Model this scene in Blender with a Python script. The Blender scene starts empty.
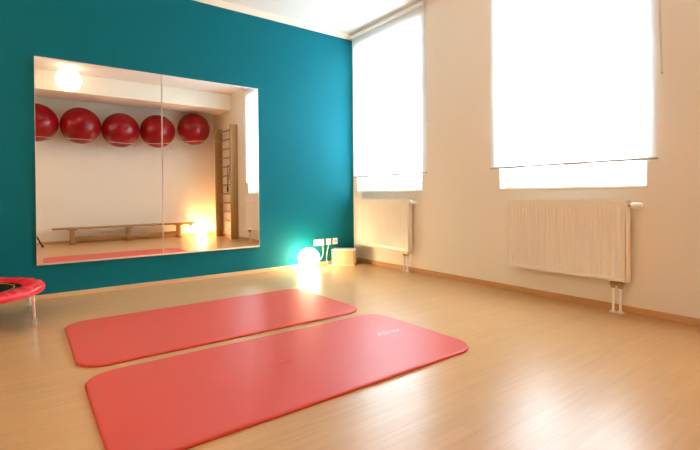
import bpy, bmesh, math, random
from mathutils import Vector, Matrix
random.seed(7)
PI = math.pi
scene = bpy.context.scene
C = scene.collection

# ------------------------------------------------------------------ materials
def mat(name, color, rough=0.5, metal=0.0, spec=0.5, **kw):
    m = bpy.data.materials.new(name); m.use_nodes = True
    b = m.node_tree.nodes['Principled BSDF']
    b.inputs['Base Color'].default_value = (*color, 1)
    b.inputs['Roughness'].default_value = rough
    b.inputs['Metallic'].default_value = metal
    b.inputs['Specular IOR Level'].default_value = spec
    for k, v in kw.items():
        b.inputs[k.replace('_', ' ')].default_value = v
    return m

def noise_bump(m, scale, strength, dist=0.002, stretch=(1, 1, 1), var=0.0):
    nt = m.node_tree; b = nt.nodes['Principled BSDF']
    tc = nt.nodes.new('ShaderNodeTexCoord'); mp = nt.nodes.new('ShaderNodeMapping')
    mp.inputs['Scale'].default_value = stretch
    n = nt.nodes.new('ShaderNodeTexNoise'); n.inputs['Scale'].default_value = scale
    n.inputs['Detail'].default_value = 4
    bp = nt.nodes.new('ShaderNodeBump'); bp.inputs['Strength'].default_value = strength
    bp.inputs['Distance'].default_value = dist
    nt.links.new(tc.outputs['Object'], mp.inputs['Vector']); nt.links.new(mp.outputs[0], n.inputs['Vector'])
    nt.links.new(n.outputs['Fac'], bp.inputs['Height']); nt.links.new(bp.outputs[0], b.inputs['Normal'])
    if var:
        c = b.inputs['Base Color'].default_value[:]
        r = nt.nodes.new('ShaderNodeMix'); r.data_type = 'RGBA'
        r.inputs[6].default_value = tuple(x * (1 - var) for x in c[:3]) + (1,)
        r.inputs[7].default_value = tuple(min(1, x * (1 + var)) for x in c[:3]) + (1,)
        nt.links.new(n.outputs['Fac'], r.inputs[0]); nt.links.new(r.outputs[2], b.inputs['Base Color'])
    return m

M = {}
M['teal'] = noise_bump(mat('teal_paint', (0.002, 0.150, 0.192), 0.6, spec=0.12), 90, 0.12, 0.001)
M['white_wall'] = noise_bump(mat('white_wall_paint', (0.87, 0.80, 0.68), 0.75, spec=0.2), 90, 0.12, 0.001)
M['ceiling'] = noise_bump(mat('ceiling_paint', (0.80, 0.755, 0.71), 0.8, spec=0.2), 60, 0.1, 0.001)
M['lacquer'] = mat('white_lacquer', (0.87, 0.80, 0.69), 0.32)
M['pvc'] = mat('white_window_pvc', (0.86, 0.88, 0.9), 0.3)
M['plastic'] = mat('white_plastic', (0.85, 0.83, 0.78), 0.35)
M['inset'] = mat('socket_inset', (0.62, 0.55, 0.5), 0.4)
M['chrome'] = mat('chrome', (0.8, 0.8, 0.8), 0.15, 1.0)
M['alu'] = noise_bump(mat('brushed_aluminium', (0.82, 0.8, 0.77), 0.35, 0.85), 200, 0.05, 0.0005, (1, 20, 20))
M['brass'] = mat('dull_brass', (0.45, 0.33, 0.16), 0.35, 0.9)
M['dark'] = mat('black_plastic', (0.012, 0.012, 0.013), 0.45)
M['rubber'] = mat('grey_rubber', (0.42, 0.38, 0.34), 0.6)
M['black_mesh'] = noise_bump(mat('black_woven_mat', (0.008, 0.008, 0.008), 0.8, spec=0.15), 400, 0.3, 0.001)
M['yellow'] = mat('yellow_thread', (0.55, 0.38, 0.05), 0.6)
M['pad_red'] = noise_bump(mat('red_vinyl_pad', (0.78, 0.015, 0.035), 0.33), 25, 0.25, 0.01)
M['ball_red'] = mat('red_ball_vinyl', (0.27, 0.002, 0.006), 0.2, spec=0.38)
M['skirt'] = noise_bump(mat('beech_skirting', (0.58, 0.30, 0.115), 0.35), 12, 0.05, 0.001, (1, 14, 14), 0.12)
M['skirt_l'] = noise_bump(mat('pale_skirting', (0.66, 0.42, 0.22), 0.35), 12, 0.05, 0.001, (1, 14, 14), 0.1)
M['pine'] = noise_bump(mat('lacquered_pine', (0.42, 0.235, 0.075), 0.35), 9, 0.08, 0.001, (2, 2, 14), 0.16)
M['beech'] = noise_bump(mat('beech_bench', (0.42, 0.215, 0.06), 0.35), 9, 0.08, 0.001, (1, 12, 12), 0.16)
M['drum'] = noise_bump(mat('beige_felt', (0.62, 0.46, 0.28), 0.7), 60, 0.2, 0.001, (1, 1, 1), 0.06)
M['drumtop'] = mat('cream_top', (0.8, 0.72, 0.58), 0.5)
M['seam'] = mat('brown_seam', (0.33, 0.18, 0.08), 0.6)
M['mirror'] = mat('mirror_silver', (0.93, 0.92, 0.90), 0.0, 1.0)
M['rope'] = mat('pale_cord', (0.75, 0.68, 0.58), 0.6)

def mat_mat():
    m = mat('coral_foam', (0.70, 0.068, 0.042), 0.42, spec=0.5)
    nt = m.node_tree; b = nt.nodes['Principled BSDF']
    tc = nt.nodes.new('ShaderNodeTexCoord')
    w = nt.nodes.new('ShaderNodeTexWave'); w.wave_type = 'BANDS'; w.bands_direction = 'X'
    w.inputs['Scale'].default_value = 20; w.inputs['Distortion'].default_value = 0.4
    n = nt.nodes.new('ShaderNodeTexNoise'); n.inputs['Scale'].default_value = 260
    n2 = nt.nodes.new('ShaderNodeTexNoise'); n2.inputs['Scale'].default_value = 3
    add = nt.nodes.new('ShaderNodeMath'); add.operation = 'ADD'
    mul = nt.nodes.new('ShaderNodeMath'); mul.operation = 'MULTIPLY'; mul.inputs[1].default_value = 0.35
    bp = nt.nodes.new('ShaderNodeBump'); bp.inputs['Strength'].default_value = 0.25; bp.inputs['Distance'].default_value = 0.0012
    for q in (w, n, n2): nt.links.new(tc.outputs['Object'], q.inputs['Vector'])
    nt.links.new(w.outputs['Fac'], mul.inputs[0]); nt.links.new(mul.outputs[0], add.inputs[0])
    nt.links.new(n.outputs['Fac'], add.inputs[1]); nt.links.new(add.outputs[0], bp.inputs['Height'])
    nt.links.new(bp.outputs[0], b.inputs['Normal'])
    r = nt.nodes.new('ShaderNodeMix'); r.data_type = 'RGBA'
    r.inputs[6].default_value = (0.66, 0.062, 0.040, 1); r.inputs[7].default_value = (0.71, 0.074, 0.048, 1)
    nt.links.new(n2.outputs['Fac'], r.inputs[0]); nt.links.new(r.outputs[2], b.inputs['Base Color'])
    return m
M['mat'] = mat_mat()
M['mat_logo'] = mat('pale_coral_print', (0.88, 0.36, 0.31), 0.4)
M['mat_emboss'] = mat('embossed_coral', (0.67, 0.064, 0.041), 0.34)

def floor_mat():
    m = mat('beech_laminate', (0.62, 0.38, 0.19), 0.30, spec=0.5)
    nt = m.node_tree; L = nt.links; b = nt.nodes['Principled BSDF']
    tc = nt.nodes.new('ShaderNodeTexCoord')
    br = nt.nodes.new('ShaderNodeTexBrick')
    br.inputs['Scale'].default_value = 1.0
    br.inputs['Brick Width'].default_value = 0.45; br.inputs['Row Height'].default_value = 0.065
    br.inputs['Mortar Size'].default_value = 0.0008; br.inputs['Mortar Smooth'].default_value = 0.3
    br.inputs['Bias'].default_value = 0.0; br.offset = 0.37
    br.inputs['Color1'].default_value = (0.635, 0.375, 0.165, 1)
    br.inputs['Color2'].default_value = (0.60, 0.345, 0.148, 1)
    br.inputs['Mortar'].default_value = (0.54, 0.30, 0.125, 1)
    mp = nt.nodes.new('ShaderNodeMapping'); mp.inputs['Scale'].default_value = (1.3, 22, 1)
    n = nt.nodes.new('ShaderNodeTexNoise'); n.inputs['Scale'].default_value = 2.2; n.inputs['Detail'].default_value = 8
    n.inputs['Distortion'].default_value = 0.6
    cr = nt.nodes.new('ShaderNodeValToRGB')
    cr.color_ramp.elements[0].position = 0.3; cr.color_ramp.elements[0].color = (0.92, 0.88, 0.84, 1)
    cr.color_ramp.elements[1].position = 0.7; cr.color_ramp.elements[1].color = (1.05, 1.06, 1.07, 1)
    mx = nt.nodes.new('ShaderNodeMix'); mx.data_type = 'RGBA'; mx.blend_type = 'MULTIPLY'; mx.inputs[0].default_value = 0.75
    L.new(tc.outputs['Object'], br.inputs['Vector']); L.new(tc.outputs['Object'], mp.inputs['Vector'])
    L.new(mp.outputs[0], n.inputs['Vector']); L.new(n.outputs['Fac'], cr.inputs[0])
    L.new(br.outputs['Color'], mx.inputs[6]); L.new(cr.outputs[0], mx.inputs[7]); L.new(mx.outputs[2], b.inputs['Base Color'])
    bp = nt.nodes.new('ShaderNodeBump'); bp.inputs['Strength'].default_value = 0.02; bp.inputs['Distance'].default_value = 0.001
    L.new(n.outputs['Fac'], bp.inputs['Height']); L.new(bp.outputs[0], b.inputs['Normal'])
    return m
M['floor'] = floor_mat()

def emit_mat(name, col, strength):
    m = bpy.data.materials.new(name); m.use_nodes = True; nt = m.node_tree
    nt.nodes.remove(nt.nodes['Principled BSDF'])
    e = nt.nodes.new('ShaderNodeEmission'); e.inputs[0].default_value = (*col, 1); e.inputs[1].default_value = strength
    nt.links.new(e.outputs[0], nt.nodes['Material Output'].inputs[0]); return m
M['globe_floor'] = emit_mat('lit_floor_globe', (1.0, 0.72, 0.40), 22)
M['globe_ceiling'] = emit_mat('lit_ceiling_globe', (1.0, 0.78, 0.54), 2.4)
M['globe_fill'] = emit_mat('lit_fill_globe', (1.0, 0.74, 0.46), 12.5)  # stronger glow for the added out-of-view fill globes
M['globe_corner'] = emit_mat('lit_corner_globe', (1.0, 0.62, 0.28), 30)

def fabric_mat():
    m = bpy.data.materials.new('sheer_white_blind'); m.use_nodes = True; nt = m.node_tree; L = nt.links
    nt.nodes.remove(nt.nodes['Principled BSDF'])
    d = nt.nodes.new('ShaderNodeBsdfDiffuse'); d.inputs[0].default_value = (0.86, 0.87, 0.88, 1)
    t = nt.nodes.new('ShaderNodeBsdfTranslucent'); t.inputs[0].default_value = (0.86, 0.93, 1.0, 1)
    p = nt.nodes.new('ShaderNodeBsdfTransparent'); p.inputs[0].default_value = (1, 1, 1, 1)
    a = nt.nodes.new('ShaderNodeMixShader'); a.inputs[0].default_value = 0.62
    b = nt.nodes.new('ShaderNodeMixShader'); b.inputs[0].default_value = 0.16
    L.new(d.outputs[0], a.inputs[1]); L.new(t.outputs[0], a.inputs[2]); L.new(a.outputs[0], b.inputs[1]); L.new(p.outputs[0], b.inputs[2])
    L.new(b.outputs[0], nt.nodes['Material Output'].inputs[0]); return m
M['fabric'] = fabric_mat()

def glass_mat():
    m = bpy.data.materials.new('window_glass'); m.use_nodes = True; nt = m.node_tree; L = nt.links
    nt.nodes.remove(nt.nodes['Principled BSDF'])
    g = nt.nodes.new('ShaderNodeBsdfGlossy'); g.inputs['Roughness'].default_value = 0.0
    p = nt.nodes.new('ShaderNodeBsdfTransparent'); p.inputs[0].default_value = (0.96, 0.98, 0.98, 1)
    a = nt.nodes.new('ShaderNodeMixShader'); lw = nt.nodes.new('ShaderNodeLayerWeight')
    pw = nt.nodes.new('ShaderNodeMath'); pw.operation = 'POWER'; pw.inputs[1].default_value = 5
    f = nt.nodes.new('ShaderNodeMath'); f.operation = 'MULTIPLY_ADD'; f.inputs[1].default_value = 0.9; f.inputs[2].default_value = 0.04
    L.new(lw.outputs['Facing'], pw.inputs[0]); L.new(pw.outputs[0], f.inputs[0]); L.new(f.outputs[0], a.inputs[0]); L.new(p.outputs[0], a.inputs[1]); L.new(g.outputs[0], a.inputs[2])
    L.new(a.outputs[0], nt.nodes['Material Output'].inputs[0]); return m
M['glass'] = glass_mat()

# ------------------------------------------------------------------ mesh helpers
def BM(): return bmesh.new()

def box(bm, a, b, bevel=0.0, seg=2):
    x0, y0, z0 = (min(a[i], b[i]) for i in range(3)); x1, y1, z1 = (max(a[i], b[i]) for i in range(3))
    r = bmesh.ops.create_cube(bm, size=1.0)
    vs = r['verts']
    for v in vs:
        v.co = Vector((x0 + (v.co.x + .5) * (x1 - x0), y0 + (v.co.y + .5) * (y1 - y0), z0 + (v.co.z + .5) * (z1 - z0)))
    if bevel:
        es = list({e for v in vs for e in v.link_edges})
        bmesh.ops.bevel(bm, geom=es, offset=bevel, segments=seg, profile=0.5, affect='EDGES')
    return bm

def tube(bm, pts, r, n=12, caps=True, radii=None):
    pts = [Vector(p) for p in pts]; rings = []
    up = Vector((0, 0, 1))
    d0 = (pts[1] - pts[0]).normalized()
    if abs(d0.dot(up)) > .9: up = Vector((0, 1, 0))
    side = d0.cross(up).normalized()
    for i, p in enumerate(pts):
        if i == 0: d = pts[1] - p
        elif i == len(pts) - 1: d = p - pts[i - 1]
        else: d = pts[i + 1] - pts[i - 1]
        d.normalize()
        side = (side - d * side.dot(d)).normalized(); u = d.cross(side)
        rr = radii[i] if radii else r
        rings.append([bm.verts.new(p + (side * math.cos(2 * PI * k / n) + u * math.sin(2 * PI * k / n)) * rr) for k in range(n)])
    for a, b in zip(rings, rings[1:]):
        for k in range(n):
            bm.faces.new((a[k], a[(k + 1) % n], b[(k + 1) % n], b[k]))
    if caps:
        bm.faces.new(list(reversed(rings[0]))); bm.faces.new(rings[-1])
    return bm

def lathe(bm, prof, c=(0, 0, 0), n=48, axis='z', closed=False):
    c = Vector(c); rings = []
    for (r, h) in prof:
        if r < 1e-6:
            rings.append([None, (r, h)]); continue
        ring = []
        for k in range(n):
            a = 2 * PI * k / n
            v = {'z': Vector((r * math.cos(a), r * math.sin(a), h)), 'y': Vector((r * math.cos(a), h, r * math.sin(a))),
                 'x': Vector((h, r * math.cos(a), r * math.sin(a)))}[axis]
            ring.append(bm.verts.new(c + v))
        rings.append(ring)
    def pole(h):
        return bm.verts.new(c + {'z': Vector((0, 0, h)), 'y': Vector((0, h, 0)), 'x': Vector((h, 0, 0))}[axis])
    seq = list(zip(rings, rings[1:]))
    if closed: seq.append((rings[-1], rings[0]))
    for a, b in seq:
        if a[0] is None and b[0] is None: continue
        if a[0] is None:
            p = pole(a[1][1])
            for k in range(n): bm.faces.new((p, b[k], b[(k + 1) % n]))
        elif b[0] is None:
            p = pole(b[1][1])
            for k in range(n): bm.faces.new((a[k], p, a[(k + 1) % n]))
        else:
            for k in range(n): bm.faces.new((a[k], b[k], b[(k + 1) % n], a[(k + 1) % n]))
    return bm

def sphere(bm, c, r, nu=48, nv=24, squash=1.0):
    prof = [(r * math.sin(PI * i / nv), -r * squash * math.cos(PI * i / nv)) for i in range(nv + 1)]
    prof[0] = (0, -r * squash); prof[-1] = (0, r * squash)
    return lathe(bm, prof, c, nu)

def rod(bm, a, b, r, n=12): return tube(bm, [a, b], r, n)

def obj(name, bm, m, parent=None, smooth=True, angle=35):
    bmesh.ops.recalc_face_normals(bm, faces=bm.faces)
    me = bpy.data.meshes.new(name); bm.to_mesh(me); bm.free()
    me.materials.append(M[m] if isinstance(m, str) else m)
    if smooth:
        me.polygons.foreach_set('use_smooth', [True] * len(me.polygons))
        try: me.set_sharp_from_angle(angle=math.radians(angle))
        except Exception: pass
    o = bpy.data.objects.new(name, me); C.objects.link(o)
    if parent: o.parent = parent
    return o

def tag(o, label=None, cat=None, group=None, kind=None):
    if label: o['label'] = label
    if cat: o['category'] = cat
    if group: o['group'] = group
    if kind: o['kind'] = kind
    return o

def thing(name, label, cat, loc=(0, 0, 0), rz=0, group=None):
    o = bpy.data.objects.new(name, None); C.objects.link(o)
    o.empty_display_size = 0.1
    o.location = loc; o.rotation_euler = (0, 0, rz)
    return tag(o, label, cat, group)

def struct(name, bm, m, smooth=False):
    return tag(obj(name, bm, m, None, smooth), kind='structure')

def copy_tree(o, parent=None):
    c = o.copy(); C.objects.link(c); c.parent = parent
    for ch in list(o.children): copy_tree(ch, c)
    return c

# ------------------------------------------------------------------ room numbers
H = 3.06; XL = -6.3; YB = -5.45; WT = 0.40
WIN = [(-0.09, -1.277), (-2.283, -3.496)]; SILL = 0.945; HEAD = 2.86

# floor and ceiling
b = BM(); box(b, (XL - .3, YB - .3, -.2), (WT, .3, 0)); struct('floor', b, 'floor')
b = BM(); box(b, (XL - .3, YB - .3, H), (WT, .3, H + .2)); struct('ceiling', b, 'ceiling')
# teal wall
b = BM(); box(b, (XL - .3, 0, 0), (WT, .3, H)); struct('wall_left', b, 'teal')
# window wall, one mesh with two deep openings
b = BM()
ys = [0, WIN[0][0], WIN[0][1], WIN[1][0], WIN[1][1], YB]
for i in range(5):
    if i in (1, 3):
        box(b, (0, ys[i], 0), (WT, ys[i + 1], SILL - .02)); box(b, (0, ys[i], HEAD), (WT, ys[i + 1], H))
    else: box(b, (0, ys[i], 0), (WT, ys[i + 1], H))
struct('wall_right', b, 'white_wall')
b = BM(); box(b, (XL - .3, YB - .3, 0), (WT, YB, H)); struct('wall_back', b, 'white_wall')
b = BM(); box(b, (XL - .3, YB, 0), (XL, 0, H)); struct('wall_front', b, 'white_wall')
# white strip between the teal paint and the ceiling
b = BM(); box(b, (XL, -.012, 2.985), (-.0, 0, H), .003, 1); struct('trim_1', b, 'white_wall')
# boxed beam below the ceiling
b = BM(); box(b, (XL, -5.10, 2.735), (0, -4.36, H), .004, 1); struct('trim_2', b, 'white_wall')

def skirting(name, a, bb, m, h, t=0.014):
    # a small quarter-rounded skirting profile swept between two points
    b = BM(); a = Vector(a); bb = Vector(bb); d = (bb - a).normalized(); n = Vector((-d.y, d.x, 0))
    pr = [(0, 0), (t, 0), (t, h * .3), (t * .72, h * .42), (t * .72, h * .8), (t * .5, h * .93), (t * .2, h), (0, h)]
    r0 = [b.verts.new(a + n * p + Vector((0, 0, q))) for p, q in pr]; r1 = [b.verts.new(bb + n * p + Vector((0, 0, q))) for p, q in pr]
    for i in range(len(pr)):
        j = (i + 1) % len(pr); b.faces.new((r0[i], r0[j], r1[j], r1[i]))
    b.faces.new(r0); b.faces.new(list(reversed(r1)))
    struct(name, b, m)
skirting('baseboard_left', (0, 0, 0), (XL, 0, 0), 'skirt_l', .037)
skirting('baseboard_right', (0, YB, 0), (0, 0, 0), 'skirt', .051)
skirting('baseboard_back', (XL, YB, 0), (0, YB, 0), 'skirt', .051)
skirting('baseboard_front', (XL, 0, 0), (XL, YB, 0), 'skirt', .051)

# ------------------------------------------------------------------ windows
def window(idx, y0, y1):
    w = bpy.data.objects.new('window_%d' % idx, None); C.objects.link(w); w['kind'] = 'structure'
    w.location = (0, (y0 + y1) / 2, SILL)
    hw = abs(y1 - y0) / 2; hh = HEAD - SILL; X = .17
    s = BM(); box(s, (-.012, -hw - .0, -.02), (X + .02, hw, 0.0), .004, 2); obj('window_sill', s, 'lacquer', w)
    f = BM(); t = .055
    box(f, (X, -hw, 0), (X + .07, -hw + t, hh), .004); box(f, (X, hw - t, 0), (X + .07, hw, hh), .004)
    box(f, (X, -hw + t, 0), (X + .07, hw - t, t), .004); box(f, (X, -hw + t, hh - t), (X + .07, hw - t, hh), .004)
    zt = 1.20
    box(f, (X, -hw + t, zt), (X + .07, hw - t, zt + .10), .004)
    box(f, (X, -.03, t), (X + .07, .03, zt), .004)
    box(f, (X, -.03, zt + .10), (X + .07, .03, hh - t), .004)
    obj('window_frame', f, 'pvc', w)
    for (a, c2) in ((-hw + t, -.03), (.03, hw - t)):
        for (z0, z1) in ((t, zt), (zt + .10, hh - t)):
            q = BM(); st = .05; x0 = X - .018; x1 = X + .045
            box(q, (x0, a + .002, z0 + .002), (x1, a + st, z1 - .002), .005); box(q, (x0, c2 - st, z0 + .002), (x1, c2 - .002, z1 - .002), .005)
            box(q, (x0, a + st, z0 + .002), (x1, c2 - st, z0 + st), .005); box(q, (x0, a + st, z1 - st), (x1, c2 - st, z1 - .002), .005)
            so = obj('sash', q, 'pvc', w)
            g = BM(); box(g, (X + .012, a + st - .005, z0 + st - .005), (X + .018, c2 - st + .005, z1 - st + .005)); obj('glass', g, 'glass', so, False)
    hb = BM(); box(hb, (X - .03, .045, .55), (X - .017, .075, .62), .003); tube(hb, [(X - .03, .06, .60), (X - .05, .06, .60), (X - .05, .06, .49)], .008, 8)
    obj('window_handle', hb, 'plastic', w)
window(1, *WIN[0]); window(2, *WIN[1])

# ------------------------------------------------------------------ roller blinds
def blind(label, y0, y1, tall):
    t = thing('roller_blind', label, 'blind', (-.028, (y0 + y1) / 2, 1.13), 0, 'roller blinds over the two windows')
    hw = abs(y1 - y0) / 2; zt = 3.005 - 1.13; R = .02
    f = BM(); n = 24; m = 40
    grid = []
    for i in range(n + 1):
        row = []
        for j in range(m + 1):
            y = -hw + .012 + (2 * hw - .024) * i / n; z = .008 + (zt - .008) * j / m
            row.append((.0 + .0015 * math.sin(i * .9 + j * .13), y, z))
        grid.append(row)
    fv = [[f.verts.new(p) for p in row] for row in grid]; bv = [[f.verts.new((p[0] + .0012, p[1], p[2])) for p in row] for row in grid]
    for i in range(n):
        for j in range(m):
            f.faces.new((fv[i][j], fv[i + 1][j], fv[i + 1][j + 1], fv[i][j + 1]))
    for row in bv:
        for v in row: f.verts.remove(v)
    obj('fabric', f, 'fabric', t)
    b = BM(); rod(b, (-R, -hw, zt), (-R, hw, zt), R, 20); obj('roller_tube', b, 'plastic', t)
    b = BM(); tube(b, [(0, -hw + .008, .006), (0, hw - .008, .006)], .0095, 12); obj('bottom_bar', b, M['rail_grey'], t)
    for s in (-1, 1):
        b = BM(); box(b, (-.045, s * (hw + .001), zt - .028), (.005, s * (hw + .005), zt + .03), .002)
        box(b, (-.045, s * (hw + .001), zt + .03), (.045, s * (hw - .02), zt + .034), .001)
        rod(b, (-R, s * hw, zt), (-R, s * (hw + .012), zt), .011, 12)
        obj('bracket', b, 'alu', t)
    # bead chain loop at the side away from the teal wall
    b = BM(); zl = tall - 1.13; yc = -(hw + .009)
    for s in (-1, 1):
        pts = [(-R + s * .012, yc - .02 * (k / 10) ** 2, zt + (zl - zt) * k / 10) for k in range(11)]
        tube(b, pts, .0016, 6)
    sphere(b, (-R, yc - .02, zl), .007, 10, 8)
    for k in range(7):
        pass
    rod(b, (-R - .012, yc - .02, zl), (-R + .012, yc - .02, zl), .0016, 6)
    obj('pull_chain', b, M['rail_grey'], t)
    return t
M['rail_grey'] = mat('grey_rail', (0.50, 0.46, 0.42), 0.5)
blind('white sheer roller blind beside the teal wall, over the far window', -.035, -1.382, 1.70)
blind('white sheer roller blind over the nearer right-hand window', -2.193, -3.579, 1.72)

# ------------------------------------------------------------------ radiators
def radiator(label, yc):
    L = .967; D = .075; z0 = .239; z1 = .837; hw = L / 2
    t = thing('radiator', label, 'radiator', (-.108, yc, 0), 0, 'panel radiators below the windows')
    b = BM(); nr = 29; pitch = (L - .03) / nr
    ysamp = [-hw, -hw + .015]
    for k in range(nr):
        o = -hw + .015 + k * pitch
        ysamp += [o + pitch * .18, o + pitch * .34, o + pitch * .66, o + pitch * .82, o + pitch]
    ysamp += [hw]
    depth = [0.0, 0.0]
    for k in range(nr): depth += [0, .006, .006, 0, 0]
    depth += [0]
    zs = [(z0, 0), (z0 + .035, 0), (z0 + .05, 1), (z1 - .06, 1), (z1 - .045, 0), (z1, 0)]
    rows = []
    for z, f in zs: rows.append([b.verts.new((.000 + d * f, y, z)) for y, d in zip(ysamp, depth)])
    for r0, r1 in zip(rows, rows[1:]):
        for i in range(len(ysamp) - 1): b.faces.new((r0[i], r0[i + 1], r1[i + 1], r1[i]))
    box(b, (.0135, -hw, z0), (.02, hw, z1))
    box(b, (.0, -hw, z0), (.0135, -hw + .003, z1)); box(b, (.0, hw - .003, z0), (.0135, hw, z1))
    box(b, (.0, -hw + .003, z0), (.0135, hw - .003, z0 + .003)); box(b, (.0, -hw + .003, z1 - .003), (.0135, hw - .003, z1))
    obj('front_panel', b, 'lacquer', t, True, 25)
    b = BM(); box(b, (.021, -hw + .01, z0 + .01), (.03, hw - .01, z1 - .01), .003)
    for k in range(40):
        y = -hw + .02 + k * (L - .04) / 39
        box(b, (.03, y, z0 + .03), (.06, y + .0015, z1 - .03))
    box(b, (.06, -hw + .01, z0 + .01), (.07, hw - .01, z1 - .01), .003)
    obj('convector_core', b, 'lacquer', t)
    b = BM()
    box(b, (-.0012, -hw, z1), (.004, hw, z1 + .004)); box(b, (D - .002, -hw, z1 - .02), (D + .002, hw, z1 + .004))
    for k in range(60):
        y = -hw + .01 + k * (L - .02) / 59; box(b, (.004, y - .0025, z1), (D - .002, y + .0025, z1 + .004))
    box(b, (-.0012, -hw, z1 - .012), (-.0002, hw, z1))
    obj('top_grille', b, 'lacquer', t)
    for s in (-1, 1):
        b = BM(); box(b, (.0, s * hw, z0 + .0), (D, s * (hw + .004), z1 + .004), .0015); obj('side_panel', b, 'lacquer', t)
    for s in (-.6, .6):
        b = BM(); box(b, (.071, s * hw - .02, z0 + .06), (.1075, s * hw + .02, z1 - .08), .002); obj('wall_bracket', b, 'lacquer', t)
    yv = -hw
    # thermostat head
    b = BM(); zc = z1 - .035
    lathe(b, [(0, -.004), (.013, -.004), (.013, -.026), (0, -.026)], (.038, yv, zc), 20, 'y'); tv = obj('thermostat_valve', b, 'brass', t)
    b = BM(); lathe(b, [(0, -.026), (.019, -.026), (.022, -.032), (.022, -.068), (.019, -.082), (.021, -.086), (.021, -.092), (.014, -.097), (0, -.098)], (.038, yv, zc), 24, 'y')
    th = obj('thermostat_head', b, 'plastic', t); th['label'] = 'cream thermostat knob'
    # valve block and two pipes
    b = BM()
    for yy in (yv + .055, yv + .105):
        rod(b, (.045, yy, z0 + .002), (.045, yy, z0 - .03), .009, 12)
        lathe(b, [(0, -.055), (.014, -.055), (.017, -.048), (.017, -.034), (.012, -.028), (0, -.028)], (.045, yy, z0), 6)
    box(b, (.032, yv + .035, z0 - .034), (.058, yv + .125, z0 - .012), .004)
    rod(b, (.032, yv + .035, z0 - .022), (.018, yv + .035, z0 - .022), .009, 10)
    obj('valve_block', b, 'brass', t)
    for yy in (yv + .055, yv + .105):
        b = BM(); rod(b, (.045, yy, z0 - .055), (.045, yy, 0.0), .0085, 14); pp = obj('pipe', b, 'plastic', t)
        b = BM(); lathe(b, [(.009, .001), (.026, .001), (.026, .005), (.020, .011), (.012, .014), (.0095, .03), (.009, .03)], (.045, yy, 0), 24, closed=True); obj('floor_collar', b, 'plastic', pp)
    return t
radiator('white ribbed panel radiator in the corner beside the teal wall', -.668)
radiator('white ribbed panel radiator under the nearer right-hand window', -2.9135)

# ------------------------------------------------------------------ mirrors
def mirror(label, x0, x1):
    z0, z1 = .301, 2.138
    t = thing('wall_mirror', label, 'mirror', ((x0 + x1) / 2, 0, z0), 0, 'two mirror panels side by side on the teal wall')
    hw = (x1 - x0) / 2; hh = z1 - z0
    b = BM(); box(b, (-hw + .003, -.0195, .003), (hw - .003, 0, hh - .003)); obj('backing_board', b, 'drumtop', t)
    b = BM(); box(b, (-hw + .002, -.025, .002), (hw - .002, -.0195, hh - .002)); obj('mirror_glass', b, 'mirror', t, False)
    for z, s in ((0, 1), (hh, -1)):
        b = BM(); box(b, (-hw, -.029, z), (hw, 0, z + s * .003)); box(b, (-hw, -.029, z + s * .003), (hw, -.0255, z + s * (.016 if s > 0 else .009)))
        obj('rail', b, 'alu', t, False)
    for s in (-1, 1):
        b = BM(); box(b, (s * (hw - .0005), -.0275, .017), (s * (hw - .004), -.0253, hh - .010)); obj('polished_edge', b, 'alu', t, False)
mirror('left-hand frameless mirror panel, reflecting the red balls and wooden bench', -3.513, -2.4615)
mirror('right-hand frameless mirror panel, reflecting the wooden wall bars', -2.4585, -1.401)

# ------------------------------------------------------------------ exercise mats
def text_mesh(s, size, depth):
    cu = bpy.data.curves.new('lettering', 'FONT'); cu.body = s; cu.size = size; cu.extrude = depth
    cu.align_x = 'CENTER'; cu.align_y = 'CENTER'; cu.shear = 0.3; cu.offset = .0015
    o = bpy.data.objects.new('lettering', cu); C.objects.link(o)
    bpy.context.view_layer.update()
    me = bpy.data.meshes.new_from_object(o.evaluated_get(bpy.context.evaluated_depsgraph_get()))
    bpy.data.objects.remove(o); return me

def ex_mat(label, x0, x1, y0, y1, letters):
    t = .015; cx, cy = (x0 + x1) / 2, (y0 + y1) / 2; hx, hy = (x1 - x0) / 2, (y1 - y0) / 2
    root = thing('exercise_mat', label, 'mat', (cx, cy, 0), 0, 'coral exercise mats on the floor')
    b = BM(); R = .15; N = 14
    def outline(ins, z):
        r = R - ins; vs = []
        for (sx, sy, a0) in ((1, 1, 0), (-1, 1, 90), (-1, -1, 180), (1, -1, 270)):
            for k in range(N + 1):
                a = math.radians(a0 + 90 * k / N)
                vs.append(b.verts.new((sx * (hx - R) + r * math.cos(a), sy * (hy - R) + r * math.sin(a), z)))
        return vs
    prof = [(.004, 0), (.001, .003), (0, .0075), (.001, .0115), (.0045, t), (.012, t + .0002), (.03, t + .0002)]
    rings = [outline(*q) for q in prof]
    for r0, r1 in zip(rings, rings[1:]):
        n = len(r0)
        for i in range(n): b.faces.new((r0[i], r0[(i + 1) % n], r1[(i + 1) % n], r1[i]))
    b.faces.new(rings[-1]); b.faces.new(list(reversed(rings[0])))
    obj('foam_pad', b, 'mat', root, True, 50)
    if letters:
        for nm, lx, ly, sz, mt, lab in (('logo', -1.742 - cx, -2.642 - cy, .085, 'mat_logo', 'pale printed lettering'), ('embossed_logo', -2.54 - cx, -2.67 - cy, .085, 'mat_emboss', 'embossed lettering')):
            me = text_mesh('Airex', sz, .0006); me.name = nm
            me.materials.clear(); me.materials.append(M[mt])
            o = bpy.data.objects.new(nm, me); C.objects.link(o); o.parent = root; o.location = (lx, ly, t + .0004); o['label'] = lab
    return root
ex_mat('coral red exercise mat lying nearer the teal wall, below the mirror', -3.388, -1.505, -2.108, -1.082, False)
ex_mat('coral red exercise mat in the foreground, with pale logo near its right end', -3.382, -1.488, -3.152, -2.212, True)

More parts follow.
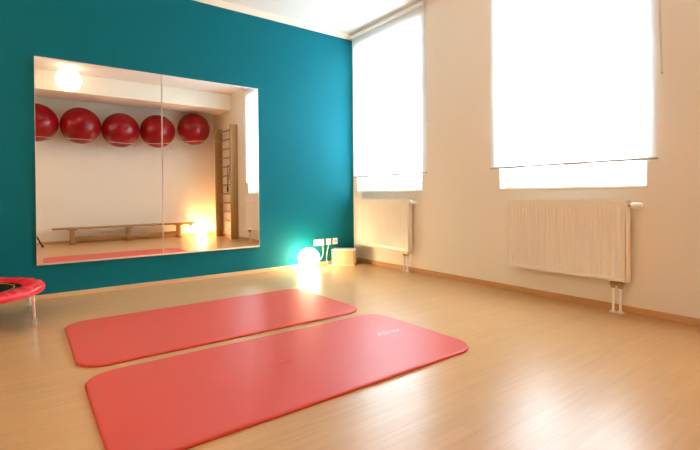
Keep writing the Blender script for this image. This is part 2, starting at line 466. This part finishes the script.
# ------------------------------------------------------------------ mini trampoline
def trampoline():
    t = thing('mini_trampoline', 'round mini trampoline with red rim pad by the left end of the mirror', 'trampoline', (-3.962, -.735, 0))
    R = .488; zr = .250
    b = BM(); rot = math.radians
    ring = [(.415 * math.cos(rot(a)), .415 * math.sin(rot(a)), zr - .012) for a in range(0, 361, 6)]
    rr = .46
    prof = [(rr + .013 * math.cos(2 * PI * k / 12), zr - .016 + .013 * math.sin(2 * PI * k / 12)) for k in range(12)]
    lathe(b, prof, (0, 0, 0), 72, closed=True); obj('frame_ring', b, 'alu', t)
    # padded red ring, creased radially
    b = BM(); n = 216
    pr = [(R - .004, zr - .03), (R, zr - .012), (R - .003, zr + .004), (R - .018, zr + .017), (R - .06, zr + .024), (R - .11, zr + .022), (R - .13, zr + .012), (R - .137, zr + .002), (R - .125, zr - .002), (R - .02, zr - .002), (R - .008, zr - .03)]
    rings = []
    for k in range(n):
        a = 2 * PI * k / n
        cr = .0035 * math.sin(a * 30 + .8 * math.sin(a * 7)) + .0025 * math.sin(a * 53 + 1.3)
        ring = []
        for i, (r, z) in enumerate(pr):
            w = (0, .2, .4, .8, 1, 1, .8, .3, 0, 0, 0)[i]
            ring.append(b.verts.new((r * math.cos(a), r * math.sin(a), z + cr * w)))
        rings.append(ring)
    for k in range(n):
        r0, r1 = rings[k], rings[(k + 1) % n]
        for i in range(len(pr)): b.faces.new((r0[i], r1[i], r1[(i + 1) % len(pr)], r0[(i + 1) % len(pr)]))
    obj('rim_pad', b, 'pad_red', t, True, 60)
    b = BM(); lathe(b, [(0, zr + .003), (.348, zr + .003), (.352, zr + .0), (.348, zr - .003), (0, zr - .003)], (0, 0, 0), 72); jm = obj('jumping_mat', b, 'black_mesh', t)
    b = BM(); lathe(b, [(.300, zr + .003), (.300, zr + .0055), (.306, zr + .0055), (.306, zr + .003)], (0, 0, 0), 72, closed=True); s = obj('stitched_seam', b, 'yellow', jm)
    for k in range(6):
        a = math.radians(-27.5 + 60 * k)
        x, y = .47 * math.cos(a), .47 * math.sin(a)
        b = BM(); rod(b, (x * .98, y * .98, zr - .02), (x * .99, y * .99, .03), .012, 16); lg = obj('leg', b, 'chrome', t)
        b = BM(); lathe(b, [(0, 0), (.017, 0), (.018, .004), (.0165, .035), (.013, .05), (0, .05)], (x * .99, y * .99, 0), 20); obj('rubber_foot', b, 'rubber', lg)
trampoline()

# ------------------------------------------------------------------ floor lamps (globes)
def globe_lamp(label, x, y, R, m, cord=None):
    t = thing('globe_lamp', label, 'lamp', (x, y, 0), 0, 'glowing globe lamps standing on the floor')
    b = BM(); sphere(b, (0, 0, R + .004), R, 48, 24, .985); obj('globe', b, m, t)
    b = BM(); lathe(b, [(0, 0), (.058, 0), (.06, .004), (.058, .012), (.05, .0105), (0, .0105)], (0, 0, 0), 32)
    obj('base', b, 'plastic', t)
    if cord:
        b = BM(); tube(b, cord, .0035, 8); co = obj('cord', b, 'plastic', t)
        return t, co
    return t, None
LX, LY = -.835, -.195
def bez(p, n=24):
    p = [Vector(q) for q in p]; out = []
    pts = [p[0]] + p + [p[-1]]
    for i in range(1, len(pts) - 2):
        for k in range(n // (len(p) - 1) + 1):
            u = k / (n // (len(p) - 1) + 1)
            a, q, c, d = pts[i - 1], pts[i], pts[i + 1], pts[i + 2]
            out.append(.5 * ((2 * q) + (-a + c) * u + (2 * a - 5 * q + 4 * c - d) * u * u + (-a + 3 * q - 3 * c + d) * u ** 3))
    out.append(pts[-2]); return out
SX = [-.605, -.528, -.418, -.315]; SZ = .289
lt, co = globe_lamp('white glowing globe lamp on the floor against the teal wall', LX, LY, .128, 'globe_floor',
    bez([(.05, 0.05, .006), (.11, .12, .006), (.19, .15, .02), (SX[1] - LX + .0, .165, .12), (SX[1] - LX, .17, SZ - .012), (SX[1] - LX, .181, SZ)]))
b = BM(); lathe(b, [(0, -.034), (.012, -.034), (.018, -.028), (.0185, -.012), (0, -.012)], (SX[1] - LX, -LY, SZ), 20, 'y'); obj('plug', b, 'plastic', co)
b = BM(); 
globe_lamp('small glowing globe lamp in the corner by the bench end, seen in the mirror', -.38, -5.20, .12, 'globe_corner')

# second cord, from the next socket down behind the drum stool
t = thing('power_cord', 'thin white power cord hanging from the third wall socket to the floor', 'cord', (SX[2], 0, 0))
b = BM(); tube(b, bez([(0, -.024, SZ), (-.01, -.034, SZ - .02), (-.04, -.03, SZ - .12), (-.055, -.04, .05), (-.07, -.09, .006), (-.09, -.15, .0045), (-.07, -.20, .0045), (-.12, -.23, .0045)]), .0035, 8); obj('cable', b, 'plastic', t)
b = BM(); lathe(b, [(0, -.034), (.012, -.034), (.018, -.028), (.0185, -.012), (0, -.012)], (0, 0, SZ), 20, 'y'); obj('plug', b, 'plastic', t)

# sockets
def socket(name, label, xs):
    c = sum(xs) / len(xs)
    t = thing(name, label, 'socket', (c, 0, SZ), 0, 'white wall sockets on the teal wall')
    w = .038 if len(xs) == 1 else .038 + (xs[-1] - xs[0]) / 2
    b = BM(); box(b, (-w, -.010, -.0405), (w, 0, .0405), .003, 2); obj('cover_plate', b, 'plastic', t)
    for x in xs:
        b = BM(); lathe(b, [(0, -.0105), (.0185, -.0105), (.0195, -.0135), (.022, -.0135), (.022, -.0095), (0, -.0095)], (x - c, 0, 0), 28, 'y'); s = obj('socket_insert', b, 'inset', t)
        b = BM()
        for s2 in (-1, 1): rod(b, (x - c + s2 * .0095, -.0104, 0), (x - c + s2 * .0095, -.0112, 0), .0026, 8)
        obj('contact_hole', b, 'dark', s)
socket('double_socket', 'white double wall socket in one frame, nearest the globe lamp', SX[:2])
socket('wall_socket', 'single white wall socket, the middle plate, with a cord plugged in', SX[2:3])
socket('wall_socket', 'single white wall socket at the right, nearest the room corner', SX[3:])

# low beige box standing diagonally in the corner
t = thing('storage_box', 'low beige box standing diagonally in the corner below the sockets', 'box', (-.305, -.195, 0), math.radians(-46))
hw, hd = .147, .088
b = BM(); box(b, (-hw, -hd, .012), (hw, hd, .186), .012, 3); bd = obj('body', b, 'drum', t)
b = BM(); box(b, (-hw - .002, -hd - .002, .187), (hw + .002, hd + .002, .206), .006, 3); obj('lid', b, 'drumtop', t)
b = BM(); box(b, (-hw + .006, -hd + .006, 0), (hw - .006, hd - .006, .012), .002); obj('base_plate', b, 'drumtop', t)
for s2 in (-1, 1):
    b = BM(); box(b, (s2 * (hw - .013) - .002, -hd - .0012, .02), (s2 * (hw - .013) + .002, -hd + .002, .182), .0006); obj('seam', b, 'seam', bd)

# ------------------------------------------------------------------ ceiling lamp
t = thing('ceiling_lamp', 'round opal globe lamp glowing on the ceiling, reflected at the mirror top', 'lamp', (-2.97, -3.92, H), 0, 'opal globe lamps on the ceiling')
b = BM(); sphere(b, (0, 0, -.03 - .187), .19, 48, 24); obj('globe', b, 'globe_ceiling', t)
b = BM(); lathe(b, [(0, 0), (.07, 0), (.072, -.006), (.06, -.026), (.06, -.04), (0, -.04)], n=36); obj('ceiling_mount', b, 'plastic', t)
t2 = copy_tree(t); t2.location = (-5.3, -3.92, H)  # this copy and the next are added, unseen globes for warm fill light
t2['label'] = 'added fill-light globe on the ceiling, unseen beyond the left edge, above the gym bench side'
t2 = copy_tree(t); t2.location = (-5.3, -1.70, H)
t2['label'] = 'added fill-light globe on the ceiling, unseen beyond the left edge, above the mini trampoline side'
for q in (o for o in bpy.data.objects if o.type == 'MESH' and o.name.startswith('globe') and o.parent and o.parent.location.x < -5):
    q.material_slots[0].link = 'OBJECT'; q.material_slots[0].material = M['globe_fill']  # only the added fill globes get the stronger emission

# ------------------------------------------------------------------ exercise balls on a cord rack
BR = .342
def ball(label, x, z, spin, y=-5.09):
    t = thing('exercise_ball', label, 'ball', (x, y, z - BR), 0, 'red exercise balls in a row below the ceiling')
    b = BM(); prof = []; nv = 96
    for i in range(nv + 1):
        a = PI * i / nv; r = BR
        if 20 < i < 76: r -= .0012 * (0.5 + .5 * math.cos(2 * PI * i / 4))
        prof.append((r * math.sin(a) if 0 < i < nv else 0, -r * math.cos(a)))
    lathe(b, prof, (0, 0, BR), 72)
    bo = obj('ball_skin', b, 'ball_red', t, True, 80)
    if spin is not None:
        az, el = spin
        d = Vector((math.cos(el) * math.sin(az), math.cos(el) * math.cos(az), math.sin(el)))
        b = BM(); sd = d.orthogonal().normalized()
        rod(b, d * (BR - .004), d * (BR + .003), .030, 20); bmesh.ops.translate(b, verts=b.verts, vec=(0, 0, BR)); obj('valve_plug', b, 'dark', t)
    return t
BX = [-3.388, -2.70, -2.012, -1.318, -.565]; BZ = [2.262, 2.262, 2.232, 2.262, 2.37]
ball('leftmost red exercise ball of the row, cut off by the mirror edge', BX[0], BZ[0], (.22, .26))
ball('large red exercise ball, second from the left in the mirror row', BX[1], BZ[1], None)
ball('red exercise ball, middle of the five seen in the mirror', BX[2], BZ[2] - .0028, (-.85, -.30))
ball('red exercise ball crossed by the joint between the mirror panels', BX[3], BZ[3], None)
ball('rightmost red exercise ball, sitting slightly higher, nearest the wall bars', BX[4], BZ[4], None)
t = thing('ball_rack', 'pair of pale horizontal rails carrying the red balls on the back wall', 'rack', (-2.1, YB, 1.98))
off = .205; drop = math.sqrt((BR + .006) ** 2 - off ** 2)
for s in (-1, 1):
    b = BM(); pts = [(-2.05, BZ[0]), (BX[0] + 2.1, BZ[0]), (BX[1] + 2.1, BZ[1]), (BX[2] + 2.1, BZ[2]), (BX[3] + 2.1, BZ[3]), (BX[4] + 2.1, BZ[4]), (2.1 - .02, BZ[4] + .03)]
    tube(b, [(x, (-5.09 - YB) + s * off, z - drop - 1.98) for x, z in pts], .0035, 8); obj('rail', b, 'rope', t)
for x in (-1.7 + .01, -.29, .0+.405-.005, 1.14):
    zr = 1.98
    b = BM()
    xx = x + 2.1 - 2.1
    # interpolate rail height at this bracket
    P = [(-2.05, BZ[0]), (BX[0] + 2.1, BZ[0]), (BX[1] + 2.1, BZ[1]), (BX[2] + 2.1, BZ[2]), (BX[3] + 2.1, BZ[3]), (BX[4] + 2.1, BZ[4])]
    zz = BZ[0]
    for p0, p1 in zip(P, P[1:]):
        if p0[0] <= xx <= p1[0]: zz = p0[1] + (p1[1] - p0[1]) * (xx - p0[0]) / (p1[0] - p0[0])
    zb = zz - drop - 1.98 - .011
    tube(b, [(xx, .0, zb), (xx, -5.09 - YB + off + .012, zb)], .005, 8); box(b, (xx - .006, 0, zb - .09), (xx + .012, .005, zb + .03), .001)
    obj('wall_arm', b, 'rope', t)

# ------------------------------------------------------------------ gymnastic bench
t = thing('gym_bench', 'long low wooden gymnastics bench along the back wall, seen in the mirror', 'bench', (-1.85, -5.235, 0), math.radians(-2.0))
hl = 1.32
b = BM(); box(b, (-hl, -.12, .285), (hl, .12, .317), .008, 3)
obj('seat_board', b, 'beech', t)
b = BM(); box(b, (-1.0, -.02, .06), (1.0, .02, .135), .006); obj('balance_beam', b, 'beech', t)
for x in (-1.0, -.02, .98):
    b = BM(); box(b, (x - .04, -.05, .034), (x + .04, .05, .262), .006); box(b, (x - .075, -.10, .262), (x + .075, .10, .285), .005)
    lg = obj('leg', b, 'beech', t)
    b = BM(); box(b, (x - .045, -.14, 0), (x + .045, .14, .034), .008); obj('foot_board', b, 'beech', lg)
b = BM(); box(b, (hl - .10, -.035, .24), (hl - .03, .035, .285), .008); obj('end_hook', b, 'beech', t)

# ------------------------------------------------------------------ wall bars
Y0, Y1 = -4.02, -4.93; ZT = 2.38
t = thing('wall_bars', 'tall wooden wall bars fixed to the window wall past the second window', 'wall bars', (0, (Y0 + Y1) / 2, 0))
hw = (Y0 - Y1) / 2
for s in (-1, 1):
    b = BM(); box(b, (-.165, s * hw - s * .035, 0), (-.001, s * hw, ZT), .006); obj('upright', b, 'pine', t)
for k in range(12):
    z = 2.31 - k * .196
    b = BM(); xo = -.035
    tube(b, [(xo, -hw + .03, z), (xo, 0, z), (xo, hw - .03, z)], .016, 12, radii=[.015, .019, .015]); obj('rung', b, 'pine', t)
# exercise tube hanging on a rung
zr = 2.31 - 4 * .196
t = thing('resistance_tube', 'black resistance tube with handle hanging from the wooden wall bars', 'exercise tube', (-.035, -4.44, zr))
b = BM()
pts = [(-.028, 0, -.42), (-.030, .005, -.2), (-.030, .01, -.02), (-.02, .012, .022), (0, .014, .0265), (.02, .02, .018), (.03, -.02, -.05), (.028, -.09, -.2), (.02, -.12, -.42)]
tube(b, bez(pts, 60), .0065, 10); obj('tube', b, 'dark', t)
for (x, y, z) in ((-.028, 0, -.42), (.02, -.12, -.42)):
    b = BM(); lathe(b, [(0, .0), (.012, 0), (.017, -.01), (.018, -.06), (.017, -.12), (.012, -.13), (0, -.13)], (x, y, z), 16); obj('handle', b, 'dark', t)

# ------------------------------------------------------------------ camera geometry
yaw, pit, rol = .6419, -.0059, -.0093
fw = Vector((math.sin(yaw) * math.cos(pit), math.cos(yaw) * math.cos(pit), math.sin(pit)))
r = Vector((math.cos(yaw), -math.sin(yaw), 0)); u = r.cross(fw)
r2 = r * math.cos(rol) + u * math.sin(rol); u2 = -r * math.sin(rol) + u * math.cos(rol)
cp = Vector((-3.6052883, -4.74374516, 0.9))
cam = bpy.data.cameras.new('camera'); co = bpy.data.objects.new('camera', cam); C.objects.link(co)
mw = Matrix.Identity(4)
for i in range(3):
    mw[i][0] = r2[i]; mw[i][1] = u2[i]; mw[i][2] = -fw[i]; mw[i][3] = cp[i]
co.matrix_world = mw
cam.sensor_fit = 'HORIZONTAL'; cam.sensor_width = 36; cam.lens = 438.1493 / 700 * 36
cam.shift_y = -27.931 / 700; cam.clip_start = .02
scene.camera = co

# ------------------------------------------------------------------ the photographer's tripod (its foot shows at the mirror's left edge)
tc = Vector((cp.x - .13 * math.sin(yaw), cp.y - .13 * math.cos(yaw), 0))
t = thing('camera_tripod', 'black tripod whose foot shows at the lower left mirror edge', 'tripod', tc)
for k in range(3):
    a = math.radians(-6 + 120 * k); R = .36
    b = BM(); d = Vector((math.cos(a), math.sin(a), 0))
    tube(b, [d * .035 + Vector((0, 0, .72)), d * (R - .004) + Vector((0, 0, .02))], .012, 12, radii=[.016, .014]); lg = obj('leg', b, 'dark', t)
    b = BM(); sphere(b, d * R + Vector((0, 0, .020)), .0205, 16, 10); obj('rubber_foot', b, 'dark', lg)
b = BM(); lathe(b, [(0, .68), (.04, .68), (.045, .70), (.045, .73), (.02, .75), (.014, .755), (.014, .80), (.025, .805), (.025, .835), (.035, .84), (.035, .848), (0, .848)], n=28); obj('head', b, 'dark', t)
t = thing('photo_camera', 'black photo camera mounted on the tripod facing the mirror corner', 'camera', (tc.x, tc.y, .848), -yaw)
b = BM(); box(b, (-.07, -.035, 0), (.07, .03, .095), .010, 3); box(b, (-.03, -.03, .09), (.03, .03, .118), .008, 3); obj('body', b, 'dark', t)
b = BM(); lathe(b, [(0, .03), (.036, .03), (.038, .04), (.038, .085), (.033, .092), (0, .088)], (0, 0, .052), 32, 'y'); obj('lens', b, 'dark', t)

# ------------------------------------------------------------------ daylight
w = bpy.data.worlds.new('overcast_sky'); scene.world = w; w.use_nodes = True
bg = w.node_tree.nodes['Background']; bg.inputs[0].default_value = (0.72, 0.89, 1.0, 1); bg.inputs[1].default_value = 14.5
for (y0, y1) in WIN:
    l = bpy.data.lights.new('window_portal', 'AREA'); l.shape = 'RECTANGLE'; l.size = HEAD - SILL; l.size_y = abs(y1 - y0)
    l.cycles.is_portal = True
    o = bpy.data.objects.new('window_portal', l); C.objects.link(o); o.location = (.36, (y0 + y1) / 2, (HEAD + SILL) / 2)
    o.rotation_euler = (0, math.radians(90), 0)

cy = scene.cycles
cy.max_bounces = 16; cy.diffuse_bounces = 9; cy.transparent_max_bounces = 16
vs = scene.view_settings
vs.view_transform = 'Standard'; vs.look = 'None'; vs.gamma = 1.0; vs.use_curve_mapping = False
vs.exposure = 0.92
